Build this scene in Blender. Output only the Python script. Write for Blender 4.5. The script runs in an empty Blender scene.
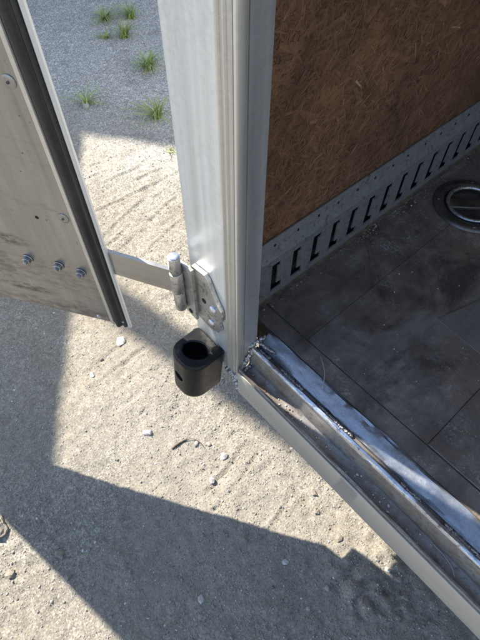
import bpy, bmesh, math, random
import numpy as np
from mathutils import Vector, Matrix

random.seed(7)
rng = np.random.default_rng(7)
scene = bpy.context.scene
R = math.radians
col = scene.collection

# ------------------------------------------------------------------ camera
GZ = -0.66                                   # ground level (floor of trailer = 0)
yaw, pit, rol = R(138.28), R(55.33), R(0.2)
fw = Vector((math.cos(pit)*math.cos(yaw), math.cos(pit)*math.sin(yaw), -math.sin(pit)))
rt = Vector((math.sin(yaw), -math.cos(yaw), 0)); up = rt.cross(fw)
r2 = rt*math.cos(rol)+up*math.sin(rol); u2 = up*math.cos(rol)-rt*math.sin(rol)
cd = bpy.data.cameras.new('camera'); cam = bpy.data.objects.new('camera', cd); col.objects.link(cam)
cam.matrix_world = Matrix(((r2.x, u2.x, -fw.x, 0), (r2.y, u2.y, -fw.y, 0), (r2.z, u2.z, -fw.z, .7), (0, 0, 0, 1)))
cd.sensor_fit = 'VERTICAL'; cd.sensor_height = 24; cd.lens = 481/640*24
cd.clip_start = 0.02; cd.clip_end = 1000
scene.camera = cam

# ------------------------------------------------------------------ sky, sun, exposure
SUN_AZ, SUN_EL = R(10.7), R(43.5)                # direction the light travels in plan, and its height
L = Vector((math.cos(SUN_EL)*math.cos(SUN_AZ), math.cos(SUN_EL)*math.sin(SUN_AZ), -math.sin(SUN_EL)))
w = bpy.data.worlds.new('World'); scene.world = w; w.use_nodes = True
sk = w.node_tree.nodes.new('ShaderNodeTexSky'); sk.sky_type = 'NISHITA'; sk.sun_disc = False
sk.sun_elevation = SUN_EL
sk.sun_rotation = math.atan2(-L.x, -L.y)
sk.air_density = 1.0; sk.dust_density = 0.6
bg = w.node_tree.nodes['Background']; bg.inputs[1].default_value = 0.13
w.node_tree.links.new(sk.outputs[0], bg.inputs[0])
sd = bpy.data.lights.new('sun', 'SUN'); sd.energy = 5.0; sd.angle = R(0.5); sd.color = (1, .93, .82)
so = bpy.data.objects.new('sun', sd); col.objects.link(so)
so.rotation_euler = L.to_track_quat('-Z', 'Y').to_euler(); so.location = (-8, -2, 9)
scene.view_settings.view_transform = 'Standard'; scene.view_settings.look = 'None'
scene.view_settings.gamma = 1; scene.view_settings.exposure = 1.36
scene.render.engine = 'CYCLES'
scene.cycles.max_bounces = 8; scene.cycles.use_denoising = True


# ------------------------------------------------------------------ material helper
class M:
    def __init__(s, name):
        s.m = bpy.data.materials.new(name); s.m.use_nodes = True
        s.t = s.m.node_tree; s.b = s.t.nodes['Principled BSDF']
        s.tc = s.t.nodes.new('ShaderNodeTexCoord')
    def n(s, k, **a):
        x = s.t.nodes.new('ShaderNode'+k)
        for q, v in a.items(): setattr(x, q, v)
        return x
    def lk(s, o, i): s.t.links.new(o, i)
    def co(s, scale=(1, 1, 1), rot=(0, 0, 0), src='Object'):
        mp = s.n('Mapping'); mp.inputs['Scale'].default_value = scale; mp.inputs['Rotation'].default_value = rot
        s.lk(s.tc.outputs[src], mp.inputs[0]); return mp.outputs[0]
    def noise(s, sc, det=4, rough=.55, co=None, dist=0):
        x = s.n('TexNoise'); x.inputs['Scale'].default_value = sc; x.inputs['Detail'].default_value = det
        x.inputs['Roughness'].default_value = rough; x.inputs['Distortion'].default_value = dist
        s.lk(co or s.tc.outputs['Object'], x.inputs['Vector']); return x.outputs['Fac']
    def vor(s, sc, co=None, feature='F1', out='Distance'):
        x = s.n('TexVoronoi', feature=feature); x.inputs['Scale'].default_value = sc
        s.lk(co or s.tc.outputs['Object'], x.inputs['Vector']); return x.outputs[out]
    def ramp(s, fac, stops):
        r = s.n('ValToRGB'); e = r.color_ramp.elements
        while len(e) < len(stops): e.new(.5)
        for i, (p, c) in enumerate(stops):
            e[i].position = p; e[i].color = (*c, 1) if isinstance(c, tuple) else (c, c, c, 1)
        s.lk(fac, r.inputs[0]); return r.outputs[0]
    def mix(s, f, a, b, mode='MIX'):
        x = s.n('MixRGB', blend_type=mode)
        for i, v in ((0, f), (1, a), (2, b)):
            if hasattr(v, 'links'): s.lk(v, x.inputs[i])
            elif isinstance(v, tuple): x.inputs[i].default_value = (*v, 1)
            else: x.inputs[i].default_value = v if i == 0 else (v, v, v, 1)
        return x.outputs[0]
    def math(s, op, a, b=0.):
        x = s.n('Math', operation=op)
        for i, v in ((0, a), (1, b)):
            if hasattr(v, 'links'): s.lk(v, x.inputs[i])
            else: x.inputs[i].default_value = v
        return x.outputs[0]
    def set(s, **a):
        for k, v in a.items():
            i = s.b.inputs[k.replace('_', ' ')]
            if hasattr(v, 'links'): s.lk(v, i)
            elif isinstance(v, tuple): i.default_value = (*v, 1)
            else: i.default_value = v
        return s
    def bump(s, h, strength=.4, dist=.002, prev=None):
        x = s.n('Bump'); x.inputs['Strength'].default_value = strength; x.inputs['Distance'].default_value = dist
        s.lk(h, x.inputs['Height'])
        if prev is not None: s.lk(prev, x.inputs['Normal'])
        s.lk(x.outputs[0], s.b.inputs['Normal']); return x.outputs[0]


def aluminium(name, base=.62, streak=(60, 60, 2), rough=.42, dirt=.35, tint=(1, .985, .96), metal=.85, dirtcol=(.20, .17, .14)):
    m = M(name)
    st = m.noise(1.0, 5, .6, m.co(streak)); big = m.noise(5, 5, .6); fine = m.noise(120, 3)
    c = m.ramp(st, [(.25, tuple(base*.80*t for t in tint)), (.75, tuple(base*1.08*t for t in tint))])
    d = m.ramp(m.mix(.4, big, fine), [(.46, 0.), (.72, dirt)])
    c = m.mix(d, c, dirtcol)
    # thin scratches
    sc = m.vor(14, m.co((1, 1, 7), (.35, .5, .2)), 'DISTANCE_TO_EDGE')
    scf = m.mix(1, m.ramp(sc, [(.0, .30), (.008, 0.)]), m.ramp(m.noise(6, 3), [(.5, 0.), (.62, 1.)]), 'MULTIPLY')
    c = m.mix(scf, c, (.75, .75, .74))
    m.set(Base_Color=c, Metallic=m.mix(d, metal, metal*.35), Roughness=m.ramp(m.mix(.5, st, big), [(.3, rough-.08), (.7, rough+.14)]))
    m.bump(m.mix(.3, st, fine), .12, .0008)
    return m.m


def steel_worn(name, base=(.33, .33, .34), rust=.5, rough=.35, metal=.9):
    m = M(name)
    big = m.noise(16, 6, .65, m.co((.35, 1.6, 1))); fine = m.noise(160, 4, .7); sp = m.noise(55, 5, .7)
    c = m.mix(m.ramp(fine, [(.3, 0.), (.7, .6)]), base, tuple(min(1, b*1.7) for b in base))
    rf = m.ramp(m.mix(.5, big, sp), [(.47, 0.), (.62, rust)])
    c = m.mix(rf, c, (.11, .065, .038))
    df = m.ramp(m.noise(90, 4, .7), [(.56, 0.), (.66, .65)])
    c = m.mix(df, c, (.06, .055, .05))
    m.set(Base_Color=c, Metallic=m.mix(rf, metal, .1), Roughness=m.ramp(big, [(.3, rough-.08), (.7, rough+.22)]))
    m.bump(m.mix(.5, fine, sp), .35, .0015)
    return m.m


MT = {}
MT['post'] = aluminium('post_aluminium', .58, (70, 70, 1.2), .44, .38, (.95, .98, 1.0), .6)
MT['moulding'] = aluminium('moulding_aluminium', .58, (90, 90, 1.5), .38, .35, (1, .98, .93), .8)
MT['inner_alu'] = aluminium('inner_channel_aluminium', .52, (60, 60, 2), .45, .6, (.97, .98, 1.0), .75)
MT['rail'] = aluminium('rail_aluminium', .40, (2, 60, 60), .45, .35, (1, .97, .91), .6)
MT['flange'] = aluminium('flange_aluminium', .62, (60, 60, 2), .40, .12, (1, 1, 1), .5)
MT['trim'] = aluminium('trim_aluminium', .60, (60, 60, 2), .38, .35, (1, .97, .92), .8)
MT['strap'] = aluminium('strap_steel', .40, (10, 10, 60), .34, .30, (1, .99, .96), .95)
MT['hinge'] = steel_worn('hinge_steel', (.40, .395, .385), .18, .32)
MT['sill'] = steel_worn('sill_steel', (.150, .142, .132), .75, .42, .15)
m = M('threshold_metal')     # soft crumpled bright metal, dirty in the hollows
w1 = m.noise(60, 5, .6, m.co((.55, 1.3, 1)), 1.2); w2 = m.noise(190, 4, .65); w3 = m.noise(14, 6, .65)
c = m.mix(m.ramp(w2, [(.3, 0.), (.7, 1.)]), (.22, .235, .265), (.29, .31, .345))
c = m.mix(m.ramp(m.mix(.5, w1, w3), [(.53, 0.), (.63, .6)]), c, (.10, .085, .072))
c = m.mix(m.ramp(w3, [(.56, 0.), (.66, .5)]), c, (.14, .085, .05))
m.set(Base_Color=c, Metallic=m.ramp(w3, [(.45, .75), (.65, .25)]), Roughness=m.ramp(w1, [(.3, .22), (.7, .48)]))
m.bump(m.mix(.35, w1, w2), .26, .003); MT['sill_bright'] = m.m
MT['ridge'] = steel_worn('ridge_steel', (.42, .44, .48), .25, .20, .85)
MT['weld'] = steel_worn('weld_metal', (.30, .30, .31), .45, .30)
MT['bolt'] = steel_worn('bolt_zinc', (.48, .49, .52), .12, .30)
MT['nut'] = steel_worn('nut_steel', (.30, .30, .31), .3, .38)
MT['track'] = steel_worn('track_galvanised', (.19, .192, .198), .35, .46, .5)
MT['dish'] = steel_worn('dish_steel', (.10, .095, .095), .65, .38)
MT['ring'] = steel_worn('ring_zinc', (.30, .305, .32), .15, .28)

# door sheet: aluminium with dirty runs and smeared grease
m = M('door_sheet')
st = m.noise(1, 6, .65, m.co((45, 45, 3.5))); big = m.noise(6, 6, .6, m.co((1, 1, .8)), .6); fine = m.noise(170, 3, .6)
c = m.ramp(st, [(.25, (.26, .255, .25)), (.75, (.37, .365, .36))])
stn = m.ramp(m.noise(3.3, 7, .68, m.co((1.2, 1.2, 2.2)), 1.1), [(.53, 0.), (.62, .45), (.74, .8)])
c = m.mix(stn, c, (.11, .09, .075))
run = m.ramp(m.noise(1, 4, .6, m.co((55, 55, 1.5))), [(.60, 0.), (.76, .35)])
c = m.mix(run, c, (.17, .155, .14))
c = m.mix(m.ramp(fine, [(.55, 0.), (.75, .25)]), c, (.2, .18, .16))
for (cu, cz, su, sz_, k) in ((.20, .098, 16., 55., .85), (.205, -.040, 14., 70., .9), (.12, .02, 7., 16., .35), (.30, .03, 7., 12., .5), (.15, -.085, 4., 30., .5)):
    mp = m.n('Mapping'); mp.inputs['Location'].default_value = (-cu*su, 0, -cz*sz_); mp.inputs['Scale'].default_value = (su, .001, sz_)
    m.lk(m.tc.outputs['Object'], mp.inputs[0]); gd = m.n('TexGradient', gradient_type='SPHERICAL'); m.lk(mp.outputs[0], gd.inputs[0])
    mk = m.mix(1, m.ramp(gd.outputs['Fac'], [(0., 0.), (.6, k)]), m.ramp(m.noise(38, 6, .7, m.co((1, 1, 2.5))), [(.40, 0.), (.58, 1.)]), 'MULTIPLY')
    c = m.mix(mk, c, (.05, .042, .036))
dots = m.ramp(m.vor(65), [(.06, .8), (.13, 0.)])
c = m.mix(m.mix(1, dots, m.ramp(m.noise(7), [(.5, 0.), (.56, 1.)]), 'MULTIPLY'), c, (.07, .06, .05))
m.set(Base_Color=c, Metallic=m.mix(stn, .9, .25), Roughness=m.ramp(big, [(.3, .26), (.7, .46)]))
m.bump(m.mix(.35, st, fine), .15, .0008); MT['sheet'] = m.m

# black rubber
m = M('rubber')
n1 = m.noise(30, 5, .6); n2 = m.noise(300, 3)
m.set(Base_Color=m.ramp(n1, [(.35, (.003, .0035, .005)), (.58, (.005, .0055, .007)), (.72, (.045, .042, .038))]), Roughness=m.ramp(n1, [(.3, .32), (.7, .5)]), Specular_IOR_Level=.22)
m.bump(m.mix(.4, n1, n2), .25, .001); MT['rubber'] = m.m
m = M('seal_rubber')
n1 = m.noise(18, 5, .6, m.co((3, 3, .6))); n2 = m.noise(260, 2)
m.set(Base_Color=m.ramp(m.mix(.3, n1, n2), [(.4, (.010, .010, .011)), (.75, (.045, .042, .038))]), Roughness=.5); m.bump(n2, .2, .0006)
MT['seal'] = m.m
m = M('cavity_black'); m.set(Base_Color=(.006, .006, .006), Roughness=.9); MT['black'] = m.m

# floor boards: dark stained, dusty
m = M('floor_board')
oi = m.n('ObjectInfo')
gr = m.noise(1, 6, .6, m.co((45, 2.2, 45))); big = m.noise(3.6, 8, .66, None, .7); fine = m.noise(210, 4, .7); mid = m.noise(14, 7, .7, None, .5)
c = m.ramp(m.mix(.5, m.mix(.35, big, gr), mid), [(.36, (.060, .047, .039)), (.50, (.135, .111, .095)), (.62, (.225, .190, .165))])
c = m.mix(m.ramp(m.noise(2.2, 7, .7, None, .8), [(.50, 0.), (.62, .65)]), c, (.170, .115, .074))
c = m.mix(m.ramp(m.noise(4.4, 8, .72, None, 1.2), [(.53, 0.), (.62, .75)]), c, (.045, .035, .030))
scr = m.vor(9, m.co((1, 6, 1), (0, 0, .9)), 'DISTANCE_TO_EDGE')
c = m.mix(m.mix(1, m.ramp(scr, [(0., .55), (.012, 0.)]), m.ramp(mid, [(.48, 0.), (.6, 1.)]), 'MULTIPLY'), c, (.28, .26, .25))
dust = m.ramp(m.mix(.45, m.noise(11, 8, .78), fine), [(.535, 0.), (.60, .85)])
dm = m.mix(1, dust, m.ramp(m.noise(3.4, 4, .6), [(.46, 0.), (.58, 1.)]), 'MULTIPLY')
c = m.mix(dm, c, (.36, .34, .31))
c = m.mix(1, c, m.ramp(oi.outputs['Random'], [(0., .85), (1., 1.1)]), 'MULTIPLY')
m.set(Base_Color=c, Roughness=m.ramp(mid, [(.3, .42), (.7, .75)]), Specular_IOR_Level=.35)
m.bump(m.mix(.5, mid, fine), .4, .002); MT['floor'] = m.m
m = M('floor_patch_wood')
n1 = m.noise(1, 5, .6, m.co((45, 3, 45))); n2 = m.noise(200, 3)
m.set(Base_Color=m.ramp(m.mix(.4, n1, n2), [(.35, (.120, .100, .086)), (.7, (.190, .162, .142))]), Roughness=.6); m.bump(n2, .3, .001); MT['patch'] = m.m

# wood strand board
m = M('strand_board')
at = m.n('Attribute', attribute_name='tone')
gr = m.noise(1, 4, .6, m.co((90, 90, 90))); big = m.noise(3.0, 4, .6)
c = m.ramp(at.outputs['Fac'], [(0., (.060, .027, .014)), (.45, (.180, .090, .049)), (.8, (.270, .148, .083)), (1., (.46, .32, .19))])
c = m.mix(m.ramp(gr, [(.35, .4), (.7, 0.)]), c, (.09, .045, .026))
c = m.mix(m.ramp(m.noise(4, 6, .65, None, .6), [(.44, 0.), (.62, .65)]), c, (.075, .038, .020))
c = m.mix(m.ramp(m.noise(6.5, 5, .6), [(.52, 0.), (.66, .45)]), c, (.30, .135, .060))
m.set(Base_Color=c, Roughness=.62); m.bump(gr, .4, .001); MT['osb'] = m.m

m = M('white_skin'); n1 = m.noise(4, 5)
m.set(Base_Color=m.ramp(n1, [(.3, (.70, .70, .69)), (.7, (.78, .78, .77))]), Roughness=.35); MT['skin'] = m.m
m = M('chassis_paint'); n1 = m.noise(9, 5)
m.set(Base_Color=m.ramp(n1, [(.35, (.02, .02, .02)), (.75, (.06, .05, .045))]), Roughness=.6); MT['chassis'] = m.m

# ground: crushed limestone, sand and fines
m = M('gravel_ground')
pal = [(0., (.09, .085, .077)), (.35, (.185, .172, .146)), (.7, (.285, .265, .227)), (1., (.52, .50, .455))]
v1 = m.n('TexVoronoi'); v1.inputs['Scale'].default_value = 150; m.lk(m.tc.outputs['Object'], v1.inputs['Vector'])
v2 = m.n('TexVoronoi'); v2.inputs['Scale'].default_value = 330; m.lk(m.tc.outputs['Object'], v2.inputs['Vector'])
g1 = m.n('SeparateColor'); m.lk(v1.outputs['Color'], g1.inputs[0]); g2 = m.n('SeparateColor'); m.lk(v2.outputs['Color'], g2.inputs[0])
grains = m.mix(.6, m.ramp(g1.outputs[0], pal), m.ramp(g2.outputs[0], pal))
sand = m.ramp(m.mix(.5, m.noise(190, 5, .75), m.noise(22, 5, .65)), [(.34, (.150, .128, .094)), (.52, (.232, .200, .150)), (.68, (.315, .276, .212))])
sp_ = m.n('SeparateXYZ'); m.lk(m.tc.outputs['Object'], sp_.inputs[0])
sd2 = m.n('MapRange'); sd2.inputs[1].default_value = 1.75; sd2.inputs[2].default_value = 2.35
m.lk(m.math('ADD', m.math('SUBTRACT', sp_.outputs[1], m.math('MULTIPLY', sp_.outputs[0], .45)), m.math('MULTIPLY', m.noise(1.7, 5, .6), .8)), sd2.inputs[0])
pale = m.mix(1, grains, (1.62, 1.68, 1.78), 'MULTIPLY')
wf = m.ramp(m.noise(2.1, 6, .6), [(.38, .35), (.60, 1.)])
c = m.mix(m.mix(1, wf, .62, 'MULTIPLY'), grains, sand)
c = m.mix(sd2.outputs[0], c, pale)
c = m.mix(m.ramp(m.noise(5.5, 7, .68), [(.53, 0.), (.70, .40)]), c, (.135, .118, .095))
c = m.mix(m.ramp(m.noise(1.3, 6, .6), [(.52, 0.), (.66, .25)]), c, (.33, .305, .265))
m.set(Base_Color=c, Roughness=.95, Specular_IOR_Level=.2)
b1 = m.bump(v1.outputs['Distance'], .38, .003)
b2 = m.bump(m.noise(420, 4, .75), .5, .002, b1); MT['ground'] = m.m

m = M('pebbles')
at = m.n('Attribute', attribute_name='tone')
c = m.ramp(at.outputs['Fac'], [(0., (.10, .095, .088)), (.4, (.21, .197, .172)), (.8, (.33, .312, .277)), (1., (.58, .565, .53))])
c = m.mix(m.ramp(m.noise(260, 4, .7), [(.35, .4), (.7, 0.)]), c, (.17, .155, .13))
m.set(Base_Color=c, Roughness=.85); m.bump(m.noise(300, 3), .4, .001); MT['pebble'] = m.m
def stone_mat(name, lo, hi):
    m = M(name); n1 = m.noise(45, 6, .7); n2 = m.noise(260, 3)
    m.set(Base_Color=m.ramp(m.mix(.35, n1, n2), [(.35, lo), (.68, hi)]), Roughness=.85); m.bump(m.mix(.4, n1, n2), .6, .003); return m.m
MT['stone_pale'] = stone_mat('pale_stone', (.32, .30, .27), (.52, .50, .47))
MT['stone_grey'] = stone_mat('grey_stone', (.22, .21, .20), (.46, .44, .41))
MT['clod'] = stone_mat('soil_clod', (.16, .135, .105), (.30, .265, .21))
m = M('grass_blade')
at = m.n('Attribute', attribute_name='tone')
c = m.ramp(at.outputs['Fac'], [(0., (.15, .22, .055)), (.6, (.32, .40, .12)), (.85, (.45, .45, .20)), (1., (.34, .27, .13))])
m.set(Base_Color=c, Roughness=.5); m.b.inputs['Subsurface Weight'].default_value = 0; MT['grass'] = m.m
m = M('dry_twig'); n1 = m.noise(80, 4)
m.set(Base_Color=m.ramp(n1, [(.3, (.045, .034, .024)), (.7, (.12, .09, .062))]), Roughness=.85); MT['twig'] = m.m
m = M('chips'); at = m.n('Attribute', attribute_name='tone')
m.set(Base_Color=m.ramp(at.outputs['Fac'], [(0., (.10, .075, .05)), (.5, (.28, .22, .16)), (1., (.58, .56, .52))]), Roughness=.8); MT['chips'] = m.m
m = M('render_wall'); n1 = m.noise(3, 6); n2 = m.noise(60, 4)
m.set(Base_Color=m.ramp(m.mix(.4, n1, n2), [(.35, (.40, .38, .35)), (.7, (.52, .50, .47))]), Roughness=.9); m.bump(n2, .3, .004); MT['wall'] = m.m
m = M('dark_roofing'); n1 = m.noise(9, 5)
m.set(Base_Color=m.ramp(n1, [(.35, (.07, .07, .07)), (.7, (.13, .13, .125))]), Roughness=.85); MT['roof'] = m.m
m = M('window_glass'); m.set(Base_Color=(.03, .04, .045), Roughness=.08); MT['glass'] = m.m
m = M('pole_wood'); n1 = m.noise(1, 5, .6, m.co((40, 40, 2)))
m.set(Base_Color=m.ramp(n1, [(.3, (.10, .075, .05)), (.7, (.22, .17, .12))]), Roughness=.85); MT['pole'] = m.m


# ------------------------------------------------------------------ mesh helpers
def link(name, me, mat, parent=None, smooth=False):
    o = bpy.data.objects.new(name, me); col.objects.link(o)
    if mat is not None and not me.materials: me.materials.append(mat if not isinstance(mat, str) else MT[mat])
    if parent is not None: o.parent = parent
    if smooth: me.polygons.foreach_set('use_smooth', [True]*len(me.polygons))
    return o
def fin(name, bm, mat, parent=None, smooth=False, bevel=0, seg=2, ang=None):
    if bevel:
        es = [e for e in bm.edges if len(e.link_faces) == 2 and e.calc_face_angle(0) > R(25)]
        bmesh.ops.bevel(bm, geom=es, offset=bevel, segments=seg, profile=.5, affect='EDGES', clamp_overlap=True)
    bmesh.ops.recalc_face_normals(bm, faces=bm.faces)
    me = bpy.data.meshes.new(name); bm.to_mesh(me); bm.free()
    o = link(name, me, mat, parent, smooth)
    if smooth and ang:
        me.set_sharp_from_angle(angle=R(ang))
    return o
def box(bm, x0, x1, y0, y1, z0, z1):
    r = bmesh.ops.create_cube(bm, size=1)
    bmesh.ops.scale(bm, vec=(x1-x0, y1-y0, z1-z0), verts=r['verts'])
    bmesh.ops.translate(bm, vec=((x0+x1)/2, (y0+y1)/2, (z0+z1)/2), verts=r['verts']); return r['verts']
def prism_z(bm, pts, z0, z1, cuts=1):
    """plan polygon extruded in z"""
    rings = [[bm.verts.new((x, y, z0+(z1-z0)*k/cuts)) for x, y in pts] for k in range(cuts+1)]
    n = len(pts)
    for a, b in zip(rings, rings[1:]):
        for i in range(n): bm.faces.new((a[i], a[(i+1) % n], b[(i+1) % n], b[i]))
    bm.faces.new(rings[0][::-1]); bm.faces.new(rings[-1])
def prism_y(bm, pts, y0, y1):
    """(x,z) polygon extruded in y"""
    a = [bm.verts.new((x, y0, z)) for x, z in pts]; b = [bm.verts.new((x, y1, z)) for x, z in pts]; n = len(pts)
    for i in range(n): bm.faces.new((a[i], a[(i+1) % n], b[(i+1) % n], b[i]))
    bm.faces.new(a[::-1]); bm.faces.new(b)
def cyl(bm, c, axis, r, h, seg=20, r1=None):
    q = Vector(axis).to_track_quat('Z', 'Y').to_matrix().to_4x4()
    return bmesh.ops.create_cone(bm, cap_ends=True, segments=seg, radius1=r, radius2=r if r1 is None else r1, depth=h,
                                 matrix=Matrix.Translation(Vector(c)) @ q)['verts']
def lathe(bm, prof, seg=32, cx=0, cy=0):
    rings = [[bm.verts.new((cx+r*math.cos(2*math.pi*k/seg), cy+r*math.sin(2*math.pi*k/seg), z)) for k in range(seg)] for r, z in prof]
    for a, b in zip(rings, rings[1:]):
        for i in range(seg): bm.faces.new((a[i], a[(i+1) % seg], b[(i+1) % seg], b[i]))
    return rings
def tube(bm, pts, r, seg=10, closed=False):
    pts = [Vector(p) for p in pts]; n = len(pts); rings = []
    for i, p in enumerate(pts):
        t = (pts[(i+1) % n]-pts[i-1]) if closed else (pts[min(i+1, n-1)]-pts[max(i-1, 0)])
        t.normalize(); a = t.cross(Vector((.13, .21, .97))).normalized(); b = t.cross(a)
        rr = r[i] if hasattr(r, '__len__') else r
        rings.append([bm.verts.new(p+a*rr*math.cos(2*math.pi*k/seg)+b*rr*math.sin(2*math.pi*k/seg)) for k in range(seg)])
    pr = list(zip(rings, rings[1:])) + ([(rings[-1], rings[0])] if closed else [])
    for A, B in pr:
        for i in range(seg): bm.faces.new((A[i], A[(i+1) % seg], B[(i+1) % seg], B[i]))
    if not closed: bm.faces.new(rings[0][::-1]); bm.faces.new(rings[-1])
def weld(bm, p0, p1, r, n, jit=.3):
    """a run of overlapping metal drops"""
    p0, p1 = Vector(p0), Vector(p1); d = (p1-p0).normalized(); n = int(n*2.4); r *= .5; jit *= 1.0
    for k in range(n):
        p = p0.lerp(p1, (k+random.uniform(-.25, .25))/max(1, n-1))+Vector([random.uniform(-1, 1)*r*jit for _ in range(3)])
        s = r*random.uniform(.7, 1.25)
        q = d.to_track_quat('X', 'Z').to_matrix().to_4x4()
        bmesh.ops.create_icosphere(bm, subdivisions=2, radius=s, matrix=Matrix.Translation(p) @ q @ Matrix.Diagonal((random.uniform(.8, 1.3), 1, random.uniform(.6, .9), 1)))

_tab = rng.random((8, 256, 256))
def vnoise(x, y, s=0):
    T = _tab[s]; xi = np.floor(x).astype(int); yi = np.floor(y).astype(int); fx = x-xi; fy = y-yi
    fx = fx*fx*(3-2*fx); fy = fy*fy*(3-2*fy); a, b = xi & 255, (xi+1) & 255; c, d = yi & 255, (yi+1) & 255
    return (T[a, c]*(1-fx)+T[b, c]*fx)*(1-fy)+(T[a, d]*(1-fx)+T[b, d]*fx)*fy-.5
def fbm(x, y, s=0, o=4):
    r = 0; a = 1
    for k in range(o): r = r+a*vnoise(x*2**k+17.3*k, y*2**k-9.1*k, (s+k) % 8); a *= .5
    return r

# ------------------------------------------------------------------ ground (one sheet, finely shaped where it is near)
def sstep(a, b, x): t = np.clip((x-a)/(b-a), 0, 1); return t*t*(3-2*t)
def ground_h(x, y):
    h = .018*fbm(x*1.6, y*1.6, 0, 3)+.008*fbm(x*9, y*9, 2, 3)+.0046*fbm(x*52, y*52, 4, 3)
    # tyre tread bars pressed in the sand
    def tread(ang, sp, cx, cy, rx, ry, dep, ph):
        ca, sa = math.cos(ang), math.sin(ang)
        t = (-x*sa+y*ca)+.012*fbm(x*4, y*4, 3, 3)+.004*fbm(x*40, y*40, 6, 2); f = np.mod(t/sp+ph, 1); cell = np.floor(t/sp+ph)
        g = np.exp(-((f-.5)*sp/.0030)**2)-.30*np.exp(-((f-.5)*sp/.006-1.9)**2)
        mk = sstep(1.15, .7, np.hypot((x-cx)/rx, (y-cy)/ry))*sstep(-.16, .18, fbm(x*6+cell*3.7, y*6+cell*1.9, 5, 3))*(.25+1.15*np.abs(np.sin(cell*12.9)))
        return -dep*g*mk
    h = h+tread(R(100), .047, -.27, .29, .17, .15, .0070, .2)+tread(R(104), .050, -1.20, .68, .25, .24, .0095, .5)+tread(R(86), .068, -1.52, .66, .28, .24, .0085, .1)
    h = h+tread(R(97), .060, -.72, .22, .20, .14, .006, .3)
    # churned crumbly soil near the rear sill
    mk = np.exp(-(((x-.14)/.13)**2+((y-.36)/.12)**2)); h = h+mk*(.034*np.abs(fbm(x*24, y*24, 6, 4))+.006)
    mk = np.exp(-(((x+.08)/.11)**2+((y-.37)/.05)**2)); h = h-mk*.020*np.clip(fbm(x*30, y*30, 1, 3), 0, 1)
    mk = np.exp(-(((x+.55)/.12)**2+((y+.34)/.10)**2)); h = h+mk*.016*np.abs(fbm(x*22, y*22, 7, 4))
    return h
def axis(lo, hi, st, far):
    d = np.arange(lo, hi+1e-6, st); o = []; s = st; p = hi
    while p < far: s *= 1.5; p += s; o.append(p)
    o2 = []; s = st; p = lo
    while p > -far: s *= 1.5; p -= s; o2.append(p)
    return np.array(o2[::-1]+list(d)+o)
gx = axis(-3.7, .75, .0072, 300); gy = axis(-.85, 2.3, .0072, 300)
X, Y = np.meshgrid(gx, gy, indexing='ij')
fade = sstep(-9, -4, X)*sstep(9, 4, X)*sstep(-9, -4, Y)*sstep(9, 4, Y)
Z = GZ+ground_h(X, Y)*fade
nx, ny = X.shape
co = np.stack([X, Y, Z], -1).reshape(-1, 3)
I = np.arange(nx*ny).reshape(nx, ny)
F = np.stack([I[:-1, :-1], I[1:, :-1], I[1:, 1:], I[:-1, 1:]], -1).reshape(-1, 4)
def np_mesh(name, co, F):
    me = bpy.data.meshes.new(name); k = F.shape[1]
    me.vertices.add(len(co)); me.vertices.foreach_set('co', np.asarray(co, np.float32).ravel())
    me.loops.add(F.size); me.loops.foreach_set('vertex_index', F.ravel().astype(np.int32))
    me.polygons.add(len(F)); me.polygons.foreach_set('loop_start', np.arange(0, F.size, k, dtype=np.int32))
    me.update(calc_edges=True); me.validate(); return me
def tone(me, per_vert):
    a = me.attributes.new('tone', 'FLOAT', 'POINT'); a.data.foreach_set('value', np.asarray(per_vert, np.float32))
gme = np_mesh('ground', co, F)
ground = link('ground', gme, 'ground', None, True)
ground['kind'] = 'structure'; ground['label'] = 'pale sandy crushed gravel ground with tyre tread marks'

def at_ground(x, y):
    return GZ+float(ground_h(np.array([x]), np.array([y]))[0])


# ------------------------------------------------------------------ loose gravel (uncountable)
def ico(sub=1):
    b = bmesh.new(); bmesh.ops.create_icosphere(b, subdivisions=sub, radius=1)
    v = np.array([q.co[:] for q in b.verts]); f = np.array([[q.index for q in p.verts] for p in b.faces]); b.free(); return v, f
def scatter(name, px, py, size, tn, mat, flat=(.4, .75), z=None, sink=.12, shape=None):
    v, f = shape or ico(1); n = len(px); nv = len(v)
    jit = 1+.28*rng.standard_normal((n, nv, 1)).clip(-1.6, 1.6)
    P = v[None]*jit
    P[..., 0] *= rng.uniform(.75, 1.35, (n, 1)); P[..., 2] *= rng.uniform(*flat, (n, 1))
    a = rng.uniform(0, 6.283, n); c, s = np.cos(a)[:, None], np.sin(a)[:, None]
    xx = P[..., 0]*c-P[..., 1]*s; yy = P[..., 0]*s+P[..., 1]*c
    P = np.stack([xx, yy, P[..., 2]], -1)*size[:, None, None]
    zz = (GZ+ground_h(px, py)) if z is None else z
    P += np.stack([px, py, zz+size*sink], -1)[:, None]
    FF = (f[None]+(np.arange(n)*nv)[:, None, None]).reshape(-1, 3)
    me = np_mesh(name, P.reshape(-1, 3), FF); tone(me, np.repeat(tn, nv))
    return link(name, me, mat)
def octa():
    return np.array([(1, 0, 0), (0, 1, 0), (-1, 0, 0), (0, -1, 0), (0, 0, 1.), (0, 0, -.6)]), np.array([(0, 1, 4), (1, 2, 4), (2, 3, 4), (3, 0, 4), (1, 0, 5), (2, 1, 5), (3, 2, 5), (0, 3, 5)])
def spread(N, near):
    """points over the yard, thinning with distance from where one stands"""
    px = rng.uniform(-3.5, .7, N); py = rng.uniform(-.8, 2.25, N)
    d = np.hypot(px, py); keep = rng.random(N) < np.clip((near/np.maximum(d, .2))**1.5, .06, 1)*np.clip(.7+.9*fbm(px*2.3, py*2.3, 3, 3), .15, 1)
    return px[keep], py[keep]
px, py = spread(60000, .9)
sz = .0012+.0026*rng.random(len(px))**2.4; big = rng.random(len(px)) < .008; sz[big] *= rng.uniform(1.5, 2.3, big.sum())
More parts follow.
